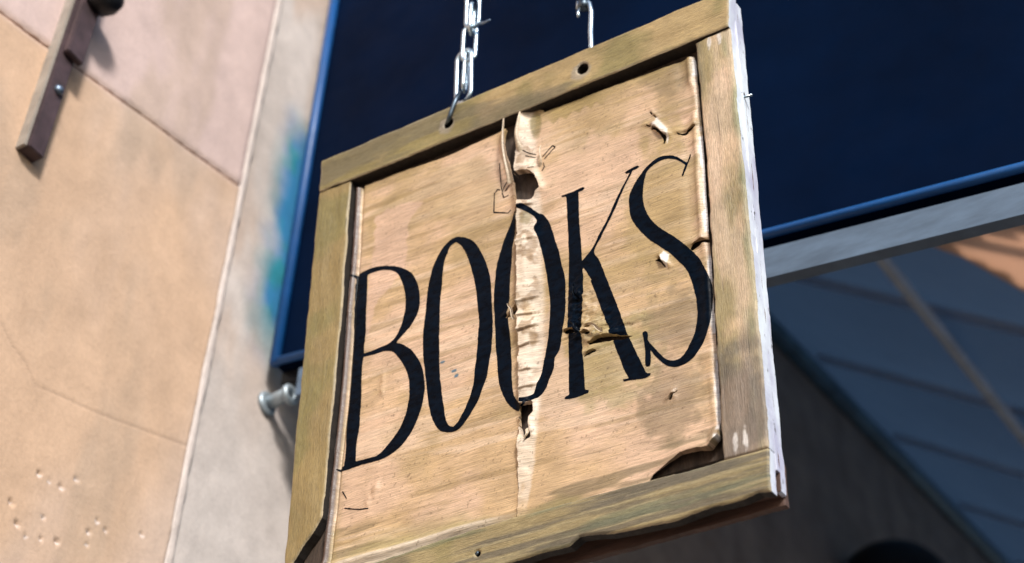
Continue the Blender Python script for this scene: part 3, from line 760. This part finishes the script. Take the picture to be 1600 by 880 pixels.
    lay(smooth(dr + (fbm(U * 150, V * 60, 127, 3) - .5) * .005, .0045, .003) * smooth(fbm(V * 30, V * 0 + 7, 119, 4), .36, .48), (.74, .70, .68), .85)
    # gloss highlight on the lifted strip beside the crack, painted as pale colour
    x = U - u_crack(V); wr = np.interp(V, vk, WR)
    pale = smooth(x, -.0005, .0005) * smooth(x / wr, 1.0, .75) * smooth(fbm(U * 45, V * 22, 120, 3), .12, .28) * smooth(V, v_at(808), v_at(770))
    lay(pale, (.74, .63, .51), .68)
    lay(smooth(x, -.0005, .0005) * smooth(x / wr, .9, .6) * smooth(fbm(U * 50, V * 60, 121, 3), .64, .70) * smooth(V, v_at(640), v_at(560)), (.30, .19, .10), .7)
    for yy in (478, 500, 522, 548, 585, 612, 385, 330, 655):
        vv = v_at(yy) + .12 * x + .004 * (fbm(U * 60, V * 0, int(yy), 3) - .5)
        lay(smooth(np.abs(V - vv + .0012), .0022, .0006) * smooth(x, .0, .002) * smooth(x / wr, .75, .5) * smooth(fbm(U * 90, V * 30, yy, 3), .40, .5), (.20, .12, .06), .85)
    lay(blob(U, V, (836, 530), (6, 16), 125, 90), (.26, .16, .07), .8)
    lay(blob(U, V, (826, 345), (8, 12), 126, 90), (.24, .18, .06), .7)
    lay(blob(U, V, (838, 195), (9, 20), 122, 60), (.20, .16, .05), .75)
    lay(smooth(x, -.014, -.003) * smooth(-x, -.001, .001) * smooth(V, v_at(520), v_at(430)), (.30, .185, .10), .5)  # shade of the left-facing lip, painted as darker brown
    # dribbles, specks of blue
    for p in ((692, 566), (710, 580), (713, 588)):
        lay(blob(U, V, p, (4, 2.5), 123, 200, .4), (.03, .14, .22), .9)
    sp = fbm(U * 420, V * 420, 124, 2); lay(smooth(sp, .80, .86), (.12, .075, .04), .6)
    return C
skin = slab('painted_panel', skin_poly, DG, WS - .0012, M_SKIN, sign, same, skin_h, skin_sdf, skin_col,
            wall_mat=None)
# letters ride on the lifted paint
for outs, ins_ in LET:
    po = [spline(SP(p, WS)) for p in outs]; pi_ = [spline(SP(p, WS)) for p in ins_]
    def lsdf(U, V):
        s = np.minimum.reduce([sdf_poly(U, V, p) for p in po])
        for p in pi_: s = np.maximum(s, -sdf_poly(U, V, p))
        s = s + (fbm(U * 300, V * 300, 131, 2) - .5) * .0007 + (fbm(U * 70, V * 70, 132, 2) - .5) * .0008
        return np.maximum(s, skin_sdf(U, V) + .0001)
    slab('letter', np.vstack(po), DG, -1, M_INK, skin, same, lambda U, V, S0: skin_h(U, V) + .00035, lsdf, None, wall=False)
# thin ink sketch beside the crack
sk = lambda *p: [(750 + x * .159, 260 + y * .159) for x, y in p]
sk2 = lambda *p: [(750 + x * .159, 160 + y * .159) for x, y in p]
LINES = [sk((200,-20),(208,100),(215,200),(240,315),(290,295)), sk((160,265),(182,235),(205,240)), sk((150,270),(143,458),(285,466),(310,440)), sk((270,170),(240,220),(225,280)), sk((300,200),(255,250)),
         sk2((400,490),(480,510),(555,520)), sk2((470,545),(550,550)), sk2((620,540),(670,480),(715,428),(742,440),(690,500),(640,560)), sk2((630,600),(640,640),(620,680)), sk2((500,670),(540,650)),
         [(600,768),(538,794),(560,796),(576,795)][1:], [(535,768),(541,779)]]
LL = [SP(l, WS) for l in LINES]
for ln in LL: slab('ink_line', ln, .0008, -1, M_INK, skin, same, lambda U, V, S0: skin_h(U, V) + .0004,
     lambda U, V: np.maximum(dist_line(U, V, ln) - .0004 - .0006 * fbm(U * 200, V * 200, 141, 2), skin_sdf(U, V) + .0001), None, wall=False)

# --- loose curls of paint standing off the board
def flake(p0, p1, width, curl, seed, mat, w0=None):
    a = S(p0, WS); b = S(p1, WS); L = np.linalg.norm(b - a); t = (b - a) / L; nrm_ = np.array([-t[1], t[0]])
    n_, m_ = 14, 5; V = []; Fc = []
    h0 = skin_h(np.array([a[0]]), np.array([a[1]]))[0] if w0 is None else w0
    for side in (0, 1):
        for i in range(n_ + 1):
            k = i / n_
            wl_ = width * (1 - .75 * k ** 1.6) * (.75 + .5 * vnoise(np.array([k * 5.3]), np.array([seed * 1.7]), seed)[0])
            for j in range(m_ + 1):
                q = j / m_ - .5
                x = a + t * (L * (k - .12 * math.sin(math.pi * k) * curl / .01)) + nrm_ * (q * wl_ + .0012 * math.sin(k * 7 + seed))
                h = h0 + curl * math.sin(k * 2.2) + .0030 * (4 * q * q) * (1 if seed % 2 else -1) * (1 - .4 * k) + .0006 * vnoise(np.array([k * 9.]), np.array([q * 5.]), seed)[0]
                V.append((x[0], x[1], h - (.0004 if side else 0)))
    T_ = (n_ + 1) * (m_ + 1); ix = lambda i, j: i * (m_ + 1) + j
    for i in range(n_):
        for j in range(m_):
            f = [ix(i, j), ix(i + 1, j), ix(i + 1, j + 1), ix(i, j + 1)]; Fc.append(f); Fc.append([v + T_ for v in f[::-1]])
        for j, e in ((0, 1), (m_, -1)):
            f = [ix(i, j), ix(i, j) + T_, ix(i + 1, j) + T_, ix(i + 1, j)]; Fc.append(f if e > 0 else f[::-1])
    C = np.tile(np.array([.62, .50, .36]) if mat is M_SKIN else np.array([.1, .1, .1]), (len(V), 1))
    return obj('paint_curl', V, Fc, mat, sign, True, None, C)
flake((803, 290), (797, 196), .0075, .012, 3, M_SKIN)
flake((816, 244), (821, 186), .0080, .010, 4, M_SKIN)
flake((846, 262), (851, 232), .0040, .008, 8, M_SKIN)
flake((814, 506), (806, 484), .0050, .005, 7, M_SKIN)
flake((833, 628), (822, 642), .0060, .006, 9, M_INK)
flake((829, 672), (826, 690), .0050, .004, 10, M_SKIN)
flake((905, 470), (899, 448), .0040, .006, 11, M_INK)
flake((908, 522), (897, 508), .0045, .006, 12, M_INK)
flake((945, 520), (925, 512), .0040, .005, 13, M_SKIN)

# --- frame boards
def board_col(base, seed, along='u', extra=None):
    def f(U, V, S0):
        n = fbm(U * (5 if along == 'u' else 30), V * (30 if along == 'u' else 5), seed, 4); n2 = fbm(U * 12, V * 12, seed + 50, 4)
        tan = np.array(base); ol = np.array([.225, .19, .065]); gy = np.array([.13, .11, .075])
        C = np.broadcast_to(tan, U.shape + (3,)).copy()
        t = (smooth(n2, .42, .62) * .75)[..., None]; C = C * (1 - t) + ol * t
        t = (smooth(n, .58, .72) * .6)[..., None]; C = C * (1 - t) + gy * t
        t = (smooth(S0 + (n2 - .5) * .004, -.0022, -.0008) * .7)[..., None]; C = C * (1 - t) + np.array([.45, .37, .25]) * t
        if extra: C = extra(U, V, S0, C)
        return C
    return f
def board_h(seed, along, top):
    def f(U, V, S0):
        a, b = (U * 8, V * 60) if along == 'u' else (U * 60, V * 8)
        return top + (fbm(a, b, seed, 4) - .5) * .0022 + (fbm(U * 30, V * 30, seed + 9, 3) - .5) * .0015
    return f
def board_sdf(poly, seed, rag=.0022, holes=()):
    P = np.array(poly)
    hs = [(S(p, .003), r) for p, r in holes]
    def f(U, V):
        s = sdf_poly(U, V, P) + (fbm(U * 45, V * 45, seed, 4) - .5) * rag
        for c, r in hs: s = np.maximum(s, r + (fbm(U * 150, V * 150, seed + 3, 2) - .5) * .0012 - np.hypot(U - c[0], V - c[1]))
        return s
    return f
U_EDGE = .3
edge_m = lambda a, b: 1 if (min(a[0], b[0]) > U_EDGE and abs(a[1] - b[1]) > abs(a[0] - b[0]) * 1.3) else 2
WT = .003
top_poly = SP([(502,252),(1137.7,-18),(1138.3,41),(820,170),(660,236),(499,298.5)], WT)
H1 = (700, 192); H2 = (910, 107)
def hole_wear(U, V, S0, C):
    for p, r in ((H1, .0085), (H2, .0095)):
        c = S((p[0] - 2, p[1] + 4), WT); d = np.hypot(U - c[0], V - c[1]); t = (smooth(d + (fbm(U * 160, V * 160, 151, 3) - .5) * .006, r * 1.75, r * 1.35) * .75)[..., None]
        C = C * (1 - t) + np.array([.34, .29, .22]) * t
    return C
slab('top_rail', top_poly, DG * 1.15, -.017, [M_WU, M_EDGE, M_EDGESHADE], sign, same, board_h(201, 'u', WT), board_sdf(top_poly, 202, .0022, ((H1, .0072), (H2, .0085))), board_col((.44, .315, .145), 203, 'u', hole_wear), rnd=.0022, wall_mat=edge_m)
bot_poly = SP([(1199.5,700),(1100,727),(1000,753),(900,781),(800,808),(700,839),(660,852),(593,875),(512,903),(500,965),(640,925),(800,878),(850,862),(889,852),(905,838),(938,834),(972,831),(1007,824),(1059,812),(1079,804),(1116,791),(1159,781),(1185,769),(1204,767)], 0)
def bot_extra(U, V, S0, C):
    t = (smooth(fbm(U * 5, V * 190, 211, 5), .48, .62) * .8)[..., None]; C = C * (1 - t) + np.array([.14, .12, .085]) * t
    t = (smooth(fbm(U * 7, V * 60, 212, 5), .52, .68) * .6)[..., None]; C = C * (1 - t) + np.array([.15, .17, .10]) * t
    t = (smooth(fbm(U * 6, V * 220, 213, 5), .57, .66) * .85)[..., None]; return C * (1 - t) + np.array([.40, .33, .18]) * t
slab('bottom_rail', bot_poly, DG, -.015, [M_WU, M_EDGE, M_EDGESHADE], sign, same, board_h(214, 'u', 0), board_sdf(bot_poly, 215, .0030, (((743, 863), .0030),)), board_col((.34, .265, .13), 216, 'u', bot_extra), rnd=.003, wall_mat=edge_m)
lft_poly = SP([(497.5,300),(548,282),(547,300),(532,490),(517,655),(509,743),(501,808),(488,832),(473,853),(458,876),(449,905),(440,915),(443,880),(470,590)], 0)
slab('stile', lft_poly, DG, -.016, [M_WV, M_EDGE, M_EDGESHADE], sign, same, board_h(221, 'v', 0), board_sdf(lft_poly, 222, .0026), board_col((.30, .215, .085), 223, 'v'), rnd=.003, wall_mat=edge_m)
rgt_poly = SP([(1085,66),(1139.4,42),(1170,345),(1201.5,699),(1128.5,719),(1122,600),(1112,400),(1103,250)], 0)
def rgt_extra(U, V, S0, C):
    e = np.interp(V, [0, .692], [.316, .316]) - U
    t = (smooth(e + (fbm(U * 40, V * 16, 231, 4) - .5) * .020, .016, .004) * .75)[..., None]; C = C * (1 - t) + np.array([.16, .20, .08]) * t
    t = (smooth(n_ := fbm(U * 30, V * 5, 237, 4), .35, .6) * .6)[..., None]; C = C * (1 - t) + np.array([.68, .50, .36]) * t
    t = blob(U, V, (1158, 650), (50, 95), 232, 45, 1.0)[..., None] * .75; C = C * (1 - t) + np.array([.10, .085, .075]) * t
    for p in ((1113, 72), (1129, 64), (1155, 699), (1170, 690)):
        t = blob(U, V, p, (3.2, 13), 233, 160)[..., None] * .75; C = C * (1 - t) + np.array([.72, .68, .64]) * t
    return C
slab('stile', rgt_poly, DG, -.016, [M_WV, M_EDGE, M_EDGESHADE], sign, same, board_h(234, 'v', -.0005), board_sdf(rgt_poly, 235, .0026), board_col((.64, .445, .265), 236, 'v', rgt_extra), rnd=.003, wall_mat=edge_m)
# backing board, its right edge painted white like the frame's
box('backing_board', (-.308, .06, -.0225), (.3135, .685, -.0175), M_BACK, sign, .0008)
be = .0162
UR = .3158
# back frame
def bframe(name, poly, seed, mats, wm=None, top=-.0235, bot=-.036):
    slab(name, poly, .0016, bot, mats, sign, same, lambda U, V, S0: top + (fbm(U * 30, V * 30, seed, 3) - .5) * .001, board_sdf(poly, seed, .002), lambda U, V, S0: np.full(U.shape + (3,), .1), rnd=.0008, wall_mat=wm)
ed2 = lambda a, b: 1 if min(a[0], b[0]) > .31 else 0
bframe('back_stile', [(.262, .012), (.3155, .008), (.3155, .690), (.262, .690)], 241, [M_DARKWOOD, M_EDGE], ed2)
bframe('back_stile', [(-.316, .0), (-.262, .0), (-.262, .690), (-.316, .690)], 242, [M_NAVYIN, M_NAVYIN])
bframe('back_rail', [(-.26, .640), (.26, .640), (.26, .690), (-.26, .690)], 243, [M_DARKWOOD, M_DARKWOOD])
bframe('back_rail', [(-.314, -.004), (.313, .000), (.313, .050), (-.314, .050)], 244, [M_DARKWOOD, M_DARKWOOD], None, -.0365, -.046)
# white strips of paint closing the right edge between the two frames
bframe('edge_strip', [(.306, .03), (.3157, .03), (.3157, .688), (.306, .688)], 245, [M_EDGE, M_EDGE], None, -.0165, -.0235)
# screw in the bottom rail, nail in the edge
sc = S3((743, 863), 0)
lathe('screw', (sc[0], sc[1], -.006), (0, 0, 1), [(0, .0028), (.004, .0028), (.0048, .0018)], M_DULLZINC, sign, 12)
nl = S((1158, 152), -.02)
tube('nail', [(nl[0] - .012, nl[1], -.020), (nl[0] + .014, nl[1] - .002, -.021)], .0016, M_ZINC, sign, n=8)

# ---------------------------------------------------------------- chains
def toW(l): return BASE + SU * l[0] + SV * l[1] + SW * l[2]
def stadium(c, axis, wide, L, Wd, n=7):
    axis = unit(axis); wide = unit(wide - axis * (np.array(wide) @ axis)); r = Wd / 2; hl = L / 2 - r; pts = []
    for k in range(n + 1):
        a = math.pi * k / n; pts.append(c + axis * (hl + r * math.sin(a)) + wide * r * math.cos(a))
    for k in range(n + 1):
        a = math.pi * k / n; pts.append(c - axis * (hl + r * math.sin(a)) - wide * r * math.cos(a))
    return pts
def chain(label, links, loc):
    c = empty('chain', loc, label, 'chain', 'chains the sign hangs from')
    return c
VW = lambda d: SU * math.cos(math.radians(d)) + SW * math.sin(math.radians(d))
def add_link(parent, p_top, p_bot, width, ang, r, mat, wt=-.010, wb=-.010, name='link'):
    a = toW(S3(p_top, wt)); b = toW(S3(p_bot, wb)); L = np.linalg.norm(a - b)
    pts = stadium((a + b) / 2, a - b, VW(ang), L, width)
    off = np.array(parent.location)
    return tube(name, [p - off for p in pts], r, mat, parent, True, 10)
h1 = toW(S3(H1, -.008))
ch = chain('bright steel link chain looped through the left hole of the sign', None, h1)
RL = .0031
# bent wire link through the hole and over the rail
hk = [S3((701, 196), -.016), S3((699, 194), -.004), S3((701, 187), .0065), S3((706, 172), .0085), S3((712, 157), .0075), S3((716, 149), .002), S3((718, 146), -.008), S3((716, 150), -.018), S3((712, 165), -.0215)]
hk = [np.array(p) for p in hk]; hq = []
for a, b, c, d in zip([hk[0]] + hk[:-2], hk[:-1], hk[1:], hk[2:] + [hk[-1]]):
    for k in range(4):
        t_ = k / 4; hq.append(.5 * (2*b + (c-a)*t_ + (2*a-5*b+4*c-d)*t_**2 + (3*b-a-3*c+d)*t_**3))
tube('link', [toW(p) - h1 for p in hq], .0031, M_DULLZINC, ch, n=10)
add_link(ch, (726, 80), (724, 160), .0265, 8, RL * 1.05, M_ZINC)
add_link(ch, (730, 84), (725, 142), .015, 70, RL * .9, M_ZINC, -.016, -.014)
add_link(ch, (735.5, 42), (732, 95), .0185, -18, RL, M_ZINC)
add_link(ch, (739, 8), (736, 52), .017, 70, RL, M_ZINC)
add_link(ch, (741, -34), (738, 43), .0195, -10, RL, M_ZINC, -.008, -.008)
top_p = toW(S3((742, -25), -.008))
for k in range(45):
    c = top_p + np.array([.0005 * k, 0, .030 * k + .012])
    tube('link', [p - h1 for p in stadium(c, np.array([.02, 0, 1]), VW(75 if k % 2 == 0 else -12), .042, .0185)], RL, M_ZINC, ch, True, 10)
wt = [S3((747, 37), -.004), S3((756, 36), -.002), S3((766, 31), .002)]
tube('wire_end', [toW(p) - h1 for p in wt], [.0022, .002, .0012], M_BOLT, ch, n=8)
h2 = toW(S3((922, 78), -.008))
ch2 = chain('straight steel rod and chain hooked behind the top rail, above the empty hole', None, h2)
rod = [S3((925, 110), -.024), S3((924, 76), -.022), S3((923, 50), -.016), S3((924, 20), -.014), S3((921, 6), -.014), S3((912, -2), -.014), S3((904, 4), -.014), S3((904, 14), -.014)]
tube('rod', [toW(p) - h2 for p in rod], .0034, M_ZINC, ch2, n=12)
lathe('nut', toW(S3((912, 9), -.014)) - h2, SV + SU * .3, [(-.006, .006), (-.005, .0085), (.006, .0085), (.007, .006)], M_DULLZINC, ch2, 6)
tube('wire_end', [toW(p) - h2 for p in (S3((907, 12), -.010), S3((903, 20), -.008), S3((904, 26), -.006))], .0022, M_ZINC, ch2, n=8)
tp2 = toW(S3((912, -4), -.014))
for k in range(45):
    c = tp2 + np.array([0, 0, .030 * k + .012])
    tube('link', [p - h2 for p in stadium(c, np.array([-.02, 0, 1]), VW(80 if k % 2 == 0 else -5), .042, .0185)], RL, M_ZINC, ch2, True, 10)
# bar above the picture that carries the chains
zb_ = max(top_p[2], tp2[2]) + .030 * 44 + .03 + .008
yb_ = (top_p[1] + tp2[1]) / 2
hb = empty('hanger_bar', (XF, yb_, zb_), 'black iron bar reaching out from the wall above the sign, holding its chains', 'bracket')
tube('bar', [(-.002, 0, 0), (1.2, 0, 0)], .011, M_BLACK, hb, n=14)
lathe('wall_plate', (-.004, 0, 0), (1, 0, 0), [(0, .05), (.008, .05), (.01, .045)], M_BLACK, hb, 24)
